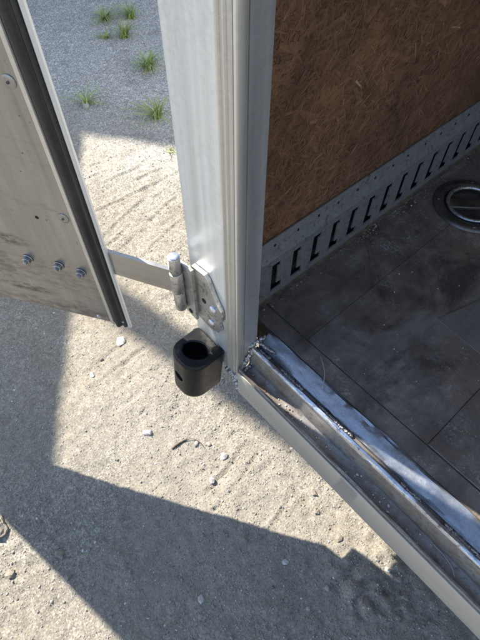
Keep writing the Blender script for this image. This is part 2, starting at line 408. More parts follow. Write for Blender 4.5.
px2, py2 = spread(420000, .8); sz2 = .0008+.0012*rng.random(len(px2))
g = scatter('loose_gravel', px, py, sz, np.clip(rng.normal(.60, .22, len(px)), 0, 1), 'pebble')
g2_ = scatter('loose_gravel', px2, py2, sz2, np.clip(rng.normal(.58, .25, len(px2)), 0, 1), 'pebble', shape=octa())
g2_['kind'] = 'stuff'; g2_['label'] = 'tiny pale grit grains covering the sandy ground'; g2_['category'] = 'grit'
g['kind'] = 'stuff'; g['label'] = 'fine loose gravel grains strewn over the sandy ground'; g['category'] = 'gravel'


# ------------------------------------------------------------------ thing helper
def thing(o, label, cat, group=None):
    o['label'] = label; o['category'] = cat
    if group: o['group'] = group
    return o
def empty(name, loc=(0, 0, 0), rz=0):
    o = bpy.data.objects.new(name, None); col.objects.link(o); o.location = loc; o.rotation_euler = (0, 0, rz); o.empty_display_size = .1; return o

# ------------------------------------------------------------------ TRAILER
WX, RX, FY, TZ = -.375, 1.995, 5.2, 1.98     # inner left wall, inner right wall, front, roof
tr = thing(empty('cargo_trailer', (0, .3, GZ)), 'enclosed cargo trailer seen at its open rear left corner', 'trailer')
tr_in = tr
OFF = Vector((0, -.3, -GZ))                 # scene coordinates -> local to the trailer's Empty
def tpart(o, parent=None):
    """parent a part built in scene coordinates to the trailer (or to a part at the trailer's origin)"""
    if parent is None: o.parent = tr; o.location = OFF
    else: o.parent = parent; o.location = (0, 0, 0)
    return o

# --- corner post
bm = bmesh.new()
prism_z(bm, [(-.437, .282), (-.3425, .282), (-.3425, .290), (-.330, .290), (-.330, .316), (-.437, .316)], -.105, TZ)
post = tpart(fin('corner_post', bm, 'post', bevel=.0022))
bm = bmesh.new()
prism_z(bm, [(-.3440+(x+.3535)*.714, y) for x, y in [(-.3535, .2875), (-.3535, .2772), (-.3515, .2748), (-.3478, .2748), (-.3462, .2768), (-.3385, .2768), (-.3372, .2745), (-.3345, .2745), (-.3332, .2768),
             (-.3225, .2768), (-.3212, .2815), (-.3185, .2815), (-.3172, .2752), (-.3155, .2740), (-.3112, .2740), (-.3094, .2758), (-.3094, .2875)]], -.100, TZ)
tpart(fin('edge_moulding', bm, 'moulding', smooth=True, ang=38), post)
bm = bmesh.new()
prism_z(bm, [(-.3285, .2885), (-.3120, .2885), (-.3120, .3170), (-.3285, .3170)], -.02, TZ)
tpart(fin('inner_channel', bm, 'inner_alu', bevel=.002), post)
for q0, q1, rr, nn, jj in (((-.346, .277, -.100), (-.314, .276, -.090), .0095, 12, .4), ((-.314, .279, -.075), (-.306, .302, -.012), .0085, 14, .45), ((-.312, .300, -.006), (-.309, .330, .000), .0075, 12, .5), ((-.340, .280, -.106), (-.303, .271, -.110), .0085, 12, .4)):
    bm = bmesh.new(); weld(bm, q0, q1, rr, nn, jj); tpart(fin('weld_bead', bm, 'weld', smooth=True), post)

# --- rear sill: rail, trough, riser, threshold plate
def sill_strip(name, prof, x0, x1, mat, parent=None, amp=.0010, st=.006):
    xs = np.arange(x0, x1+st, st); n = len(xs); P = np.array(prof); k = len(P)
    V = np.zeros((n, k, 3)); V[:, :, 0] = xs[:, None]; V[:, :, 1] = P[None, :, 0]; V[:, :, 2] = P[None, :, 1]
    qx = np.repeat(xs[:, None], k, 1); qk = np.repeat(np.arange(k)[None]*1.7, n, 0)
    V[:, :, 2] += amp*fbm(qx*22, qk, 1, 4)*2; V[:, :, 1] += amp*fbm(qx*14, qk+40, 2, 3)
    I = np.arange(n*k).reshape(n, k); Ik = np.concatenate([I, I[:, :1]], 1)
    F = np.stack([Ik[:-1, :-1], Ik[:-1, 1:], Ik[1:, 1:], Ik[1:, :-1]], -1).reshape(-1, 4)
    me = np_mesh(name, V.reshape(-1, 3), F)
    b = bmesh.new(); b.from_mesh(me); b.verts.ensure_lookup_table()
    b.faces.new([b.verts[i] for i in I[0]]); b.faces.new([b.verts[i] for i in I[-1]][::-1])
    bmesh.ops.recalc_face_normals(b, faces=b.faces); b.to_mesh(me); b.free()
    o = link(name, me, mat, None, True); me.set_sharp_from_angle(angle=R(40)); return tpart(o, parent)
sill = sill_strip('rear_sill', [(.2715, -.110), (.2715, -.0505), (.2725, -.0478), (.2755, -.0478), (.2768, -.0510), (.2785, -.0575), (.2850, -.0590), (.2925, -.0580), (.2975, -.0545),
                                (.2985, -.0480), (.2992, -.0180), (.3002, -.0150), (.3020, -.0135), (.3075, -.0135), (.3095, -.0150), (.3160, -.0165), (.3170, -.110)], -.308, RX, 'sill')
rail = sill_strip('edge_rail', [(.2680, -.1250), (.2680, -.0545), (.2688, -.0535), (.2708, -.0535), (.2708, -.1250)], -.306, RX, 'rail', sill, .00004)
thr = sill_strip('threshold_plate', [(.3165, -.030), (.3165, -.0125), (.3180, -.0100), (.3220, -.0072), (.3270, -.0042), (.3340, -.0012), (.3410, .0014), (.3445, .0014), (.3470, -.0015), (.3470, -.030)], -.306, RX, 'sill_bright', sill, .0022)
ridge = sill_strip('ridge_bar', [(.2998, -.0142), (.2996, -.0098), (.3004, -.0066), (.3022, -.0046), (.3045, -.0040), (.3066, -.0050), (.3078, -.0075), (.3080, -.0142)], -.306, RX, 'ridge', sill, .0012)
x = -.300
while x < .75:
    ln = random.uniform(.02, .09)
    if random.random() < .7:
        bm = bmesh.new(); weld(bm, (x, .3125, -.0135), (x+ln, .3125, -.0130), .0060, int(ln/.0030), .35); tpart(fin('weld_bead', bm, 'weld', smooth=True), sill)
    x += ln+random.uniform(.006, .05)
for q0, q1, rr, nn in (((-.303, .280, -.058), (-.303, .297, -.052), .005, 7), ((-.305, .318, -.004), (-.275, .322, -.004), .006, 9)):
    bm = bmesh.new(); weld(bm, q0, q1, rr, nn, .5); tpart(fin('weld_bead', bm, 'weld', smooth=True), sill)

# --- floor
bm = bmesh.new(); box(bm, WX-.02, RX+.02, .3475, FY, -.06, -.0030)
floor = tpart(fin('floor', bm, 'twig'))
def plank(x0, x1, y0, y1, z=0):
    bm = bmesh.new(); box(bm, x0, x1, y0, y1, -.0029, z)
    return tpart(fin('plank', bm, 'floor', bevel=.0011, seg=1), floor)
GP = .0004
bx = [WX-.018, -.254, -.005, .245, .494, .744, .993, 1.243, 1.492, 1.742, RX+.018]
DCX, DCY, DR = -.256, .885, .080
for i, (a, b) in enumerate(zip(bx, bx[1:])):
    for y0, y1 in ((.3485, .3815), (.3835, 2.75), (2.752, FY-.002)):
        if y0 == .3485 and i: continue
        if y0 == .3485: plank(WX-.018, RX+.018, y0, y1, -.0012); continue
        if y0 == .3835 and i in (0, 1):
            # boards cut round the tie-down dish
            xa, xb = a+GP, b-GP; sgn = 1 if i == 0 else -1; pts = []
            rr = .062
            edge = xb if i == 0 else xa; dx = edge-DCX; hh = math.sqrt(rr*rr-dx*dx)
            arc = [(edge, DCY-hh)]
            t0 = math.atan2(-hh, dx); t1 = math.atan2(hh, dx)
            if i == 0: ts = np.linspace(t0, t1-2*math.pi, 19)[1:-1]
            else: ts = np.linspace(t0, t1, 19)[1:-1]
            arc += [(DCX+rr*math.cos(t), DCY+rr*math.sin(t)) for t in ts]+[(edge, DCY+hh)]
            if i == 0: poly = [(xa, y0), (xb, y0)]+arc+[(xb, y1), (xa, y1)]
            else: poly = [(xa, y0)]+arc+[(xa, y1), (xb, y1), (xb, y0)]
            bm = bmesh.new(); prism_z(bm, poly, -.0029, 0)
            tpart(fin('plank', bm, 'floor'), floor); continue
        plank(a+GP, b-GP, y0, y1)
bm = bmesh.new(); prism_z(bm, [(-.13, .585), (.16, .565), (.17, .80), (-.085, .745)], .0003, .0022)
tpart(fin('floor_patch', bm, 'patch', bevel=.0006, seg=1), floor)

# --- recessed tie-down
bm = bmesh.new()
lathe(bm, [(.0815, .0004), (.0805, .0040), (.077, .0066), (.066, .0072), (.0605, .0055), (.058, .0016), (.0565, .0002), (.052, -.0016), (.035, -.0022), (.0, -.0022)], 48, DCX, DCY)
bmesh.ops.remove_doubles(bm, verts=bm.verts, dist=1e-5)
dish = tpart(fin('tie_down', bm, 'dish', smooth=True, ang=60))
bm = bmesh.new()
tube(bm, [(DCX+.0505*math.cos(t), DCY+.0505*math.sin(t),   .0055+.002*math.sin(t)) for t in np.linspace(0, 2*math.pi, 40, endpoint=False)], .0044, 12, True)
tpart(fin('ring', bm, 'ring', smooth=True), dish)
bm = bmesh.new()
ca, sa = math.cos(R(45)), math.sin(R(45))
vs = box(bm, -.050, .050, -.013, .013, -.002, .0075)
bmesh.ops.rotate(bm, cent=(0, 0, 0), matrix=Matrix.Rotation(R(45), 3, 'Z'), verts=vs); bmesh.ops.translate(bm, vec=(DCX, DCY, 0), verts=vs)
tpart(fin('clamp_bar', bm, 'dish', bevel=.002), dish)
for t in (R(215), R(35), R(125), R(305)):
    bm = bmesh.new(); cyl(bm, (DCX+.0705*math.cos(t), DCY+.0705*math.sin(t), .0072), (0, 0, 1), .0048, .003, 14, .0036)
    tpart(fin('screw', bm, 'dish', smooth=True, ang=40), dish)

# --- left wall lining of strand board
bm = bmesh.new(); box(bm, WX-.016, WX-.0016, .3175, FY, -.02, TZ)
wall = tpart(fin('wall_lining', bm, 'osb'))
tone(wall.data, np.full(len(wall.data.vertices), .42))
def strands(name, n, y0, y1, z0, z1, ln, wd):
    cy = rng.uniform(y0, y1, n); cz = rng.uniform(z0, z1, n)
    a = rng.normal(R(30), .95, n); l = rng.uniform(.45, 1.2, n)*ln/2; wq = rng.uniform(.3, 1.1, n)*wd/2
    ux, uz = np.cos(a), np.sin(a); lay = rng.random(n)
    base = WX-.0014+.0006*lay; tx = rng.normal(0, .00013, (n, 2))
    P = np.zeros((n, 4, 3))
    sh = rng.uniform(-.5, .5, (n, 4))
    for k, (s, t) in enumerate(((-1, -1), (1, -1), (1, 1), (-1, 1))):
        ss = s*(1+.25*sh[:, k]); tt = t*(1+.4*sh[:, (k+1) % 4])
        P[:, k, 1] = cy+ss*l*ux-tt*wq*uz; P[:, k, 2] = cz+ss*l*uz+tt*wq*ux
        P[:, k, 0] = base+tx[:, 0]*s+tx[:, 1]*t+.00025
    F = np.arange(n*4).reshape(n, 4)
    me = np_mesh(name, P.reshape(-1, 3), F)
    t = np.clip(.18+.30*lay+rng.normal(0, .13, n)+.25*(rng.random(n) < .04), 0, 1)
    tone(me, np.repeat(t, 4)); return link(name, me, 'osb')
s = tpart(strands('wood_strands', 62000, .32, 1.75, .125, .95, .024, .0034), wall); s['kind'] = 'stuff'
s = tpart(strands('wood_strands', 3500, .32, 1.75, .125, .95, .034, .009), wall); s['kind'] = 'stuff'
s = tpart(strands('wood_strands', 9000, .33, FY-.04, .16, 1.95, .04, .006), wall); s['kind'] = 'stuff'

# --- logistic track along the foot of the wall
PX = WX+.0125                                   # face of the slotted web
P0, PITCH = .4035, .0508
bm = bmesh.new()
ZB = [.004, .0190, .033, .078, .0870, .0985]
NS = 62
ys0 = P0-PITCH*1.5
for k in range(-1, NS):
    yc = P0+k*PITCH; a, b = yc-PITCH/2, yc+PITCH/2
    for z0, z1, lo, hi in ((ZB[0], ZB[1], None, None), (ZB[1], ZB[2], -.0080, .0180), (ZB[2], ZB[3], -.0080, .0060), (ZB[3], ZB[4], -.0080, .0120), (ZB[4], ZB[5], None, None)):
        if lo is None: box(bm, PX-.0024, PX, a, b, z0, z1)
        else:
            box(bm, PX-.0024, PX, a, yc+lo, z0, z1); box(bm, PX-.0024, PX, yc+hi, b, z0, z1)
bmesh.ops.remove_doubles(bm, verts=bm.verts, dist=1e-5)
# drop the walls shared by touching boxes
seen = {}
for f_ in list(bm.faces):
    key = tuple(sorted(v.index for v in f_.verts)) if False else tuple(sorted((round(v.co.x, 5), round(v.co.y, 5), round(v.co.z, 5)) for v in f_.verts))
    seen.setdefault(key, []).append(f_)
bmesh.ops.delete(bm, geom=[f_ for g_ in seen.values() if len(g_) > 1 for f_ in g_], context='FACES_ONLY')
track = tpart(fin('wall_track', bm, 'track'))
yA, yB = P0-PITCH*1.5, P0+PITCH*(NS-.5)
bm = bmesh.new()   # rolled shoulders and flanges
def strip_x(bm, prof, y0, y1):
    a = [bm.verts.new((x, y0, z)) for x, z in prof]; b = [bm.verts.new((x, y1, z)) for x, z in prof]
    for i in range(len(prof)-1): bm.faces.new((a[i], a[i+1], b[i+1], b[i]))
strip_x(bm, [(PX-.0005, .0983), (PX-.0012, .1005), (WX+.0060, .1065), (WX+.0042, .1085), (WX+.0040, .1375), (WX+.0030, .1390), (WX+.0004, .1392)], yA, yB)
tpart(fin('track_flange', bm, 'track', smooth=True, ang=50), track)
bm = bmesh.new(); strip_x(bm, [(PX-.0005, .0042), (PX+.0006, .0015), (PX+.006, .0008), (PX+.0072, .0)], yA, yB)
tpart(fin('track_foot', bm, 'twig', smooth=True), track)
bm = bmesh.new(); box(bm, WX-.0004, WX+.0009, yA, yB, .002, .1385); tpart(fin('slot_shade_sheet', bm, 'black'), track)  # black sheet standing in for the shade in the gap behind the slots
bm = bmesh.new(); cyl(bm, (0, 0, 0), (1, 0, 0), .0030, .0016, 12, .0022); hole_disc = bpy.data.meshes.new('screw'); bm.to_mesh(hole_disc); bm.free(); hole_disc.materials.append(MT['black'])  # black discs painting the dark of the holes in the track flange
for k in range(30):
    o = bpy.data.objects.new('screw', hole_disc); col.objects.link(o); o.parent = track; o.location = (WX+.0045, P0+.003+k*PITCH, .1235)
    o.location.y += random.uniform(-.004, .004)

# --- shell: other walls, roof, outer skin, chassis
bm = bmesh.new(); box(bm, -.4435, WX-.017, .3180, FY+.05, -.11, TZ); tpart(fin('outer_skin', bm, 'skin'))
bm = bmesh.new(); box(bm, RX, RX+.066, .282, FY+.05, -.11, TZ); tpart(fin('side_wall', bm, 'skin'))
bm = bmesh.new(); box(bm, WX, RX-.001, FY+.001, FY+.05, -.06, TZ); tpart(fin('front_wall', bm, 'skin'))
bm = bmesh.new(); box(bm, -.450, RX+.07, .27, FY+.06, TZ+.001, TZ+.06); tpart(fin('roof', bm, 'skin', bevel=.01))
bm = bmesh.new(); box(bm, -.308, RX-.001, .276, .33, TZ-.13, TZ-.001); tpart(fin('header', bm, 'inner_alu', bevel=.003))
for xx in (.05, 1.50):
    bm = bmesh.new(); box(bm, xx, xx+.08, .36, FY+1.2, -.20, -.085); tpart(fin('frame_rail', bm, 'chassis', bevel=.006))
for yy in (2.6, 3.45):
    for xx in (-.56, RX+.19):
        bm = bmesh.new(); cyl(bm, (xx, yy, GZ+.33), (1, 0, 0), .33, .20, 40)
        ty = tpart(fin('wheel', bm, 'rubber', bevel=.03, seg=3, smooth=True, ang=50))
        bm = bmesh.new(); cyl(bm, (xx, yy, GZ+.33), (1, 0, 0), .19, .206, 32); tpart(fin('rim', bm, 'flange', bevel=.01), ty)
    bm = bmesh.new(); cyl(bm, ((RX-.37)/2, yy, GZ+.33), (1, 0, 0), .035, RX+.75, 16); tpart(fin('axle', bm, 'chassis'))

# --- rubber bumper on the post foot
def loop2(pts, n=64):
    """resample closed polyline"""
    P = [Vector(p) for p in pts]; P.append(P[0]); d = [0]
    for a, b in zip(P, P[1:]): d.append(d[-1]+(b-a).length)
    out = []
    for k in range(n):
        t = d[-1]*k/n; i = max(j for j in range(len(d)) if d[j] <= t+1e-9); i = min(i, len(P)-2)
        out.append(P[i].lerp(P[i+1], (t-d[i])/max(1e-9, d[i+1]-d[i])))
    return out
BC = Vector((-.394, .2425))                      # plan centre of the hole
def roundrect(x0, x1, y0, y1, rr):
    pts = []
    for cx, cy, a0, r_ in ((x1-rr[0], y0+rr[0], -90, rr[0]), (x1-rr[1], y1-rr[1], 0, rr[1]), (x0+rr[2], y1-rr[2], 90, rr[2]), (x0+rr[3], y0+rr[3], 180, rr[3])):
        for k in range(9): a = R(a0+90*k/8); pts.append((cx+r_*math.cos(a), cy+r_*math.sin(a)))
    return pts
BT, BB = -.055, -.194
outer = loop2([(*p, 0) for p in roundrect(-.433, -.355, .2050, .2805, (.034, .004, .008, .030))], 96)
bm = bmesh.new()
inner = []
for p in outer:
    a = math.atan2(p.y-BC.y, p.x-BC.x); inner.append(Vector((BC.x+.0255*math.cos(a-.5)*math.cos(.5)-.0185*math.sin(a-.5)*math.sin(.5), BC.y+.0255*math.cos(a-.5)*math.sin(.5)+.0185*math.sin(a-.5)*math.cos(.5), 0)))
lev = [(0., BT-.004, 0), (.0, BB+.004, 1)]
def ring(pts, z, off, t):
    c = Vector((BC.x, BC.y, 0)); lean = Vector((-.016, -.002, 0))*t
    return [bm.verts.new((p+(p-c).normalized()*off+lean).xyz[:2]+(z,)) if False else bm.verts.new(((p+(p-c).normalized()*off+lean).x, (p+(p-c).normalized()*off+lean).y, z)) for p in pts]
NR = 22
rings = [ring(inner, BB, 0, 1)]
seq = [(inner, BT-.045, 0), (inner, BT-.02, 0), (inner, BT-.003, 0), (inner, BT, .0025), (outer, BT, -.0035), (outer, BT-.003, -.0006)]
for k in range(NR+1): seq.append((outer, BT-.005-(BT-.005-BB-.005)*k/NR, 0))
seq += [(outer, BB+.002, -.001), (outer, BB, -.004)]
rings = [ring(p, z, o, (BT-z)/(BT-BB)) for p, z, o in seq]
n = len(outer); cap = bm.faces.new(rings[0][::-1])
for A, B in zip(rings, rings[1:]):
    for i in range(n): bm.faces.new((A[i], A[(i+1) % n], B[(i+1) % n], B[i]))
bm.faces.new(rings[-1])
bump_o = tpart(fin('door_bumper', bm, 'rubber', smooth=True, ang=35))
hc = Vector((-.4070, .2030, -.126)); hd = Vector((-.16, -.99, 0)).normalized()
bm = bmesh.new(); cyl(bm, hc, hd, .0125, .05, 28); cut = fin('cut', bm, 'black'); cut.parent = tr; cut.location = OFF
md = bump_o.modifiers.new('b', 'BOOLEAN'); md.object = cut; md.operation = 'DIFFERENCE'; md.solver = 'EXACT'
bpy.context.view_layer.update()
dg = bpy.context.evaluated_depsgraph_get(); nm = bpy.data.meshes.new_from_object(bump_o.evaluated_get(dg)); bump_o.modifiers.clear(); bump_o.data = nm
nm.set_sharp_from_angle(angle=R(35)); bpy.data.objects.remove(cut)
# --- hinge
AX, AY = -.4420, .2560
hx = []
poly = [(-.4440, .004), (-.4440, .1270), (-.430, .1295), (-.412, .1315), (-.412, .0)]
bm = bmesh.new(); prism_y(bm, poly, .2650, .2705)
hinge = tpart(fin('hinge', bm, 'hinge', bevel=.0012))
def arc(cx, cz, r_, a0, a1, k=6): return [(cx+r_*math.cos(R(a0+(a1-a0)*i/k)), cz+r_*math.sin(R(a0+(a1-a0)*i/k))) for i in range(k+1)]
poly = [(-.4220, .0), (-.4220, .1300), (-.3900, .1345), (-.3830, .1270), (-.3740, .1060), (-.3640, .0880), (-.3535, .0740)]+arc(-.3660, .0600, .0165, 30, -45)+[(-.3620, .0300)]+arc(-.3760, .0190, .0180, 10, -80)+[(-.3900, -.0040)]
bm = bmesh.new(); prism_y(bm, poly, .2738, .2811)
tpart(fin('mounting_plate', bm, 'hinge', bevel=.0013), hinge)
for z0, z1, r_ in ((.112, .148, .0100), (.064, .1115, .0110), (.016, .0635, .0100)):
    bm = bmesh.new(); cyl(bm, (AX, AY, (z0+z1)/2), (0, 0, 1), r_, z1-z0-.0008, 28)
    tpart(fin('knuckle', bm, 'hinge', bevel=.0014, smooth=True, ang=40), hinge)
bm = bmesh.new(); lathe(bm, [(.0, .1500), (.006, .1499), (.0080, .1494), (.0086, .1484), (.0, .1482)], 20, AX, AY)
bmesh.ops.remove_doubles(bm, verts=bm.verts, dist=1e-6); tpart(fin('pin_head', bm, 'bolt', smooth=True, ang=50), hinge)
def hexbolt(parent, c, axis, r_, h, mat='bolt', washer=1.5):
    bm = bmesh.new(); a = Vector(axis).normalized(); c = Vector(c)
    if washer: cyl(bm, c+a*.0011, a, r_*washer, .0022, 24)
    cyl(bm, c+a*(.0022+h/2), a, r_, h, 6)
    cyl(bm, c+a*(.0022+h+.0025), a, r_*.52, .005, 14, r_*.44)
    return fin('bolt', bm, mat, parent, bevel=.0008, seg=1)
bm = bmesh.new(); bmesh.ops.create_uvsphere(bm, u_segments=20, v_segments=10, radius=.0085, matrix=Matrix.Translation((-.3735, .2730, .0635)) @ Matrix.Diagonal((1, .55, 1, 1)))
tpart(fin('bolt', bm, 'bolt', smooth=True), hinge)
bm = bmesh.new(); bmesh.ops.create_uvsphere(bm, u_segments=20, v_segments=10, radius=.0075, matrix=Matrix.Translation((-.3800, .2730, .0200)) @ Matrix.Diagonal((1, .5, 1, 1)))
tpart(fin('bolt', bm, 'bolt', smooth=True), hinge)
bm = bmesh.new(); cyl(bm, (-.3965, .2735, .0640), (0, 1, 0), .0052, .0012, 18); tpart(fin('bolt_hole', bm, 'black'), hinge)
bm = bmesh.new(); cyl(bm, (-.4265, .2648, .0130), (0, 1, 0), .0052, .0012, 18); tpart(fin('bolt_hole', bm, 'black'), hinge)
# strap from the knuckle to the door edge
S0, S1 = Vector((AX-.006, AY-.003)), Vector((-.566, .1895)); sdv = (S1-S0).normalized(); sn = Vector((-sdv.y, sdv.x))
bm = bmesh.new()
q = [S0+sn*.0035, S0-sn*.0035, S1-sn*.0035, S1+sn*.0035]
prism_z(bm, [(v.x, v.y) for v in q], .0600, .1150); tpart(fin('strap', bm, 'strap', bevel=.0012), hinge)

# --- left rear door, swung open; local frame: x along the door from the hinge edge, y towards the inner face, z up
DE, DA = Vector((-.5435, .1930, 0)), R(213.0)
DW, DZ0, DZ1 = 1.165, -.100, 1.93
door_m = bmesh.new(); prism_z(door_m, [(.0110, -.0066), (.0390, -.044), (DW-.039, -.044), (DW-.011, -.0066)], DZ0+.004, DZ1)
door = fin('door', door_m, 'skin', tr); door.location = OFF+DE; door.rotation_euler = (0, 0, DA)
def dpart(name, bm, mat, **k): return fin(name, bm, mat, door, **k)
bm = bmesh.new(); box(bm, .0435, DW-.0435, -.0063, -.0008, DZ0+.001, DZ1-.002); dpart('inner_sheet', bm, 'sheet', bevel=.0015)
bm = bmesh.new(); prism_z(bm, [(.0, -.0048), (.0, -.0005), (.0014, .0006), (.0055, .0006), (.0072, -.001), (.0072, -.0062), (.0118, -.0062), (.0118, -.0080), (.0045, -.0080)], DZ0-.001, DZ1); dpart('edge_flange', bm, 'flange')
bm = bmesh.new(); prism_z(bm, [(DW-x, y) for x, y in [(.0, -.0048), (.0, -.0005), (.0014, .0006), (.0055, .0006), (.0072, -.001), (.0072, -.0062), (.0118, -.0062), (.0118, -.0080), (.0045, -.0080)]], DZ0-.001, DZ1); dpart('edge_flange', bm, 'flange')
bm = bmesh.new(); prism_z(bm, [(.0340, -.0063), (.0340, .0005), (.0352, .0022), (.0385, .0024), (.0400, .0008), (.0430, .0004), (.0432, -.0063)], DZ0, DZ1); dpart('seal_trim', bm, 'trim', smooth=True, ang=35)
prof = [(.0076, -.006), (.0078, .0008), (.0095, .0030), (.0125, .0034), (.0150, .0012), (.0168, -.0004), (.0188, .0006), (.0210, .0048), (.0245, .0066), (.0285, .0056), (.0310, .0020), (.0332, .0006), (.0336, -.006)]
bm = bmesh.new(); prism_z(bm, prof, DZ0+.0008, DZ1); dpart('rubber_seal', bm, 'seal', smooth=True, ang=60)
bm = bmesh.new(); prism_z(bm, [(DW-x, y) for x, y in prof], DZ0+.0008, DZ1); dpart('rubber_seal', bm, 'seal', smooth=True, ang=60)
for u, z in ((.168, .054), (.107, .054), (.066, .048)):
    hexbolt(door, (u, -.0008, z), (0, 1, 0), .0080, .0062, 'nut', 1.22)
for u, z in ((.056, .395), (.057, .179), (.056, .61), (.056, .83), (.056, 1.05)):
    bm = bmesh.new(); lathe(bm, [(.0092, .0), (.0090, .0010), (.0075, .0018), (.0036, .0023), (.0, .0023)], 26); bmesh.ops.remove_doubles(bm, verts=bm.verts, dist=1e-6)
    cyl(bm, (0, 0, .0030), (0, 0, 1), .0019, .0012, 12)
    bmesh.ops.transform(bm, matrix=Matrix.Translation((u, -.0008, z)) @ Matrix.Rotation(R(-90), 4, 'X'), verts=bm.verts)
    dpart('rivet', bm, 'sheet', smooth=True, ang=50)
    bm = bmesh.new(); cyl(bm, (u, .0024, z), (0, 1, 0), .0019, .0008, 10); dpart('rivet_centre', bm, 'black')
bm = bmesh.new(); cyl(bm, (.107, -.0007, .168), (0, 1, 0), .0032, .0006, 16); dpart('screw_hole', bm, 'black')
bm = bmesh.new(); cyl(bm, (.067, -.0002, -.088), (0, 1, 0), .0052, .0018, 18, .0040); dpart('screw', bm, 'bolt')
for u, z in ((.0118, -.080), (.0290, -.086)):
    bm = bmesh.new(); cyl(bm, (u, .0062 if u > .02 else .0036, z), (0, 1, 0), .0022, .0024, 10); dpart('screw', bm, 'bolt')
bm = bmesh.new(); box(bm, .55, .57, -.066, -.045, DZ0+.14, DZ1+.02); dpart('lock_rod', bm, 'strap', bevel=.004)

# --- dirt and chips lying in the trailer
n = 900
cy_ = rng.uniform(.34, 1.9, n); cx_ = WX+.020+np.abs(rng.normal(0, .010, n))
c1 = scatter('floor_litter', cx_, cy_, .0005+.0019*rng.random(n)**3, np.clip(rng.normal(.28, .25, n), 0, 1), 'chips', (.3, .7), np.full(n, .0006))
n = 700
a_, b_ = rng.uniform(-.36, .45, n), rng.uniform(.36, 1.6, n); k_ = rng.random(n) < .25+.75*(np.hypot(a_+.13, (b_-.56))<.16); a_, b_ = a_[k_], b_[k_]; n = len(a_)
c2 = scatter('floor_litter', a_, b_, .0005+.0013*rng.random(n)**3, np.clip(rng.normal(.7, .25, n), 0, 1), 'chips', (.3, .7), np.full(n, .0004))
n = 220
a_, b_ = rng.uniform(-.29, .4, n), rng.uniform(.279, .297, n)
c3 = scatter('floor_litter', a_, b_, .0005+.0016*rng.random(n)**3, np.clip(rng.normal(.6, .3, n), 0, 1), 'chips', (.3, .7), np.full(n, -.0575))
for c_, lb in ((c1, 'crumbs of dirt and wood along the foot of the wall track'), (c2, 'white dust specks scattered on the dark floor boards'), (c3, 'grit lying in the trough of the rear sill')):
    c_['kind'] = 'stuff'; c_['label'] = lb; c_['category'] = 'litter'
def straw(p0, p1, bend, r_, label, mat='chips'):
    p0, p1 = Vector(p0), Vector(p1); bm = bmesh.new()
    pts = [p0.lerp(p1, t)+Vector(bend)*math.sin(math.pi*t) for t in np.linspace(0, 1, 9)]
    tube(bm, pts, r_, 6); o = fin('straw', bm, mat, None, True); tone(o.data, np.full(len(o.data.vertices), .75)); return thing(o, label, 'straw', 'bits of straw in the sill')
straw((-.215, .372, .0030), (-.172, .330, .0035), (.004, .004, .001), .0005, 'thin pale straw lying across the threshold near the post')
straw((.085, .295, -.054), (.135, .283, -.0555), (.006, .004, .0), .00045, 'curved straw lying in the sill trough')

# ------------------------------------------------------------------ grass tufts beyond the door
def tuft(x, y, nb, h, spread, lean, label, dry=.1):
    V, Fc, T = [], [], []
    z = at_ground(x, y); nb = int(nb*1.6); h *= 1.3*random.uniform(.85, 1.15); spread *= 2.6
    for k in range(nb):
        a = random.uniform(0, 6.283); s = spread*random.uniform(.25, 1); hh = h*random.uniform(.45, 1.1)
        d = Vector((math.cos(a), math.sin(a), 0))*s+Vector((lean[0], lean[1], 0))*random.uniform(.2, 1)
        b = Vector((x+random.gauss(0, .009), y+random.gauss(0, .009), z-.004)); wd = random.uniform(.0014, .0036)
        sd_ = d.cross(Vector((0, 0, 1))).normalized() if d.length > 1e-4 else Vector((1, 0, 0)); t = random.random()*.75+(.3 if random.random() < dry else 0)
        N_ = 6; i0 = len(V)
        for j in range(N_+1):
            q = j/N_; p = b+d*(q**1.6)+Vector((0, 0, hh*(q-.42*q**3*min(1.6, d.length/hh*1.4)))); ww = wd*(1-q**1.8)+.0001
            V.append((p+sd_*ww)[:]); V.append((p-sd_*ww)[:]); T += [min(1, t+.15*q)]*2
        for j in range(N_): i = i0+2*j; Fc.append((i, i+1, i+3, i+2))
    me = np_mesh('grass_tuft', np.array(V), np.array(Fc)); tone(me, T)
    o = link('grass_tuft', me, 'grass'); return thing(o, label, 'grass', 'grass tufts growing in the gravel')
tuft(-1.858, 1.114, 46, .115, .085, (-.06, -.05), 'large sprawling grass tuft beside the corner post, nearest the sunlit patch', .15)
tuft(-2.245, 1.342, 85, .10, .055, (.0, .0), 'dense round green grass tuft, middle of the shaded gravel')
tuft(-2.175, .915, 20, .115, .085, (-.02, .0), 'sparse grass tuft with a pale stone at its foot', .2)
tuft(-2.628, 1.438, 46, .085, .055, (.01, .01), 'grass tuft below the pair of small tufts near the top')
tuft(-2.68, 1.352, 22, .05, .045, (.0, .0), 'low faded grass tuft touching the left of a greener one', .5)
tuft(-2.882, 1.475, 52, .085, .065, (.0, .0), 'left one of the upper pair of grass tufts')
tuft(-2.809, 1.609, 40, .10, .065, (-.05, .0), 'right one of the upper pair of grass tufts')
tuft(-3.14, 1.665, 30, .06, .055, (.0, .0), 'grass tuft cut by the top edge of the photo', .3)
tuft(-1.60, 1.005, 7, .035, .022, (.0, .0), 'few short grass blades in the sunlit gravel by the post', .6)

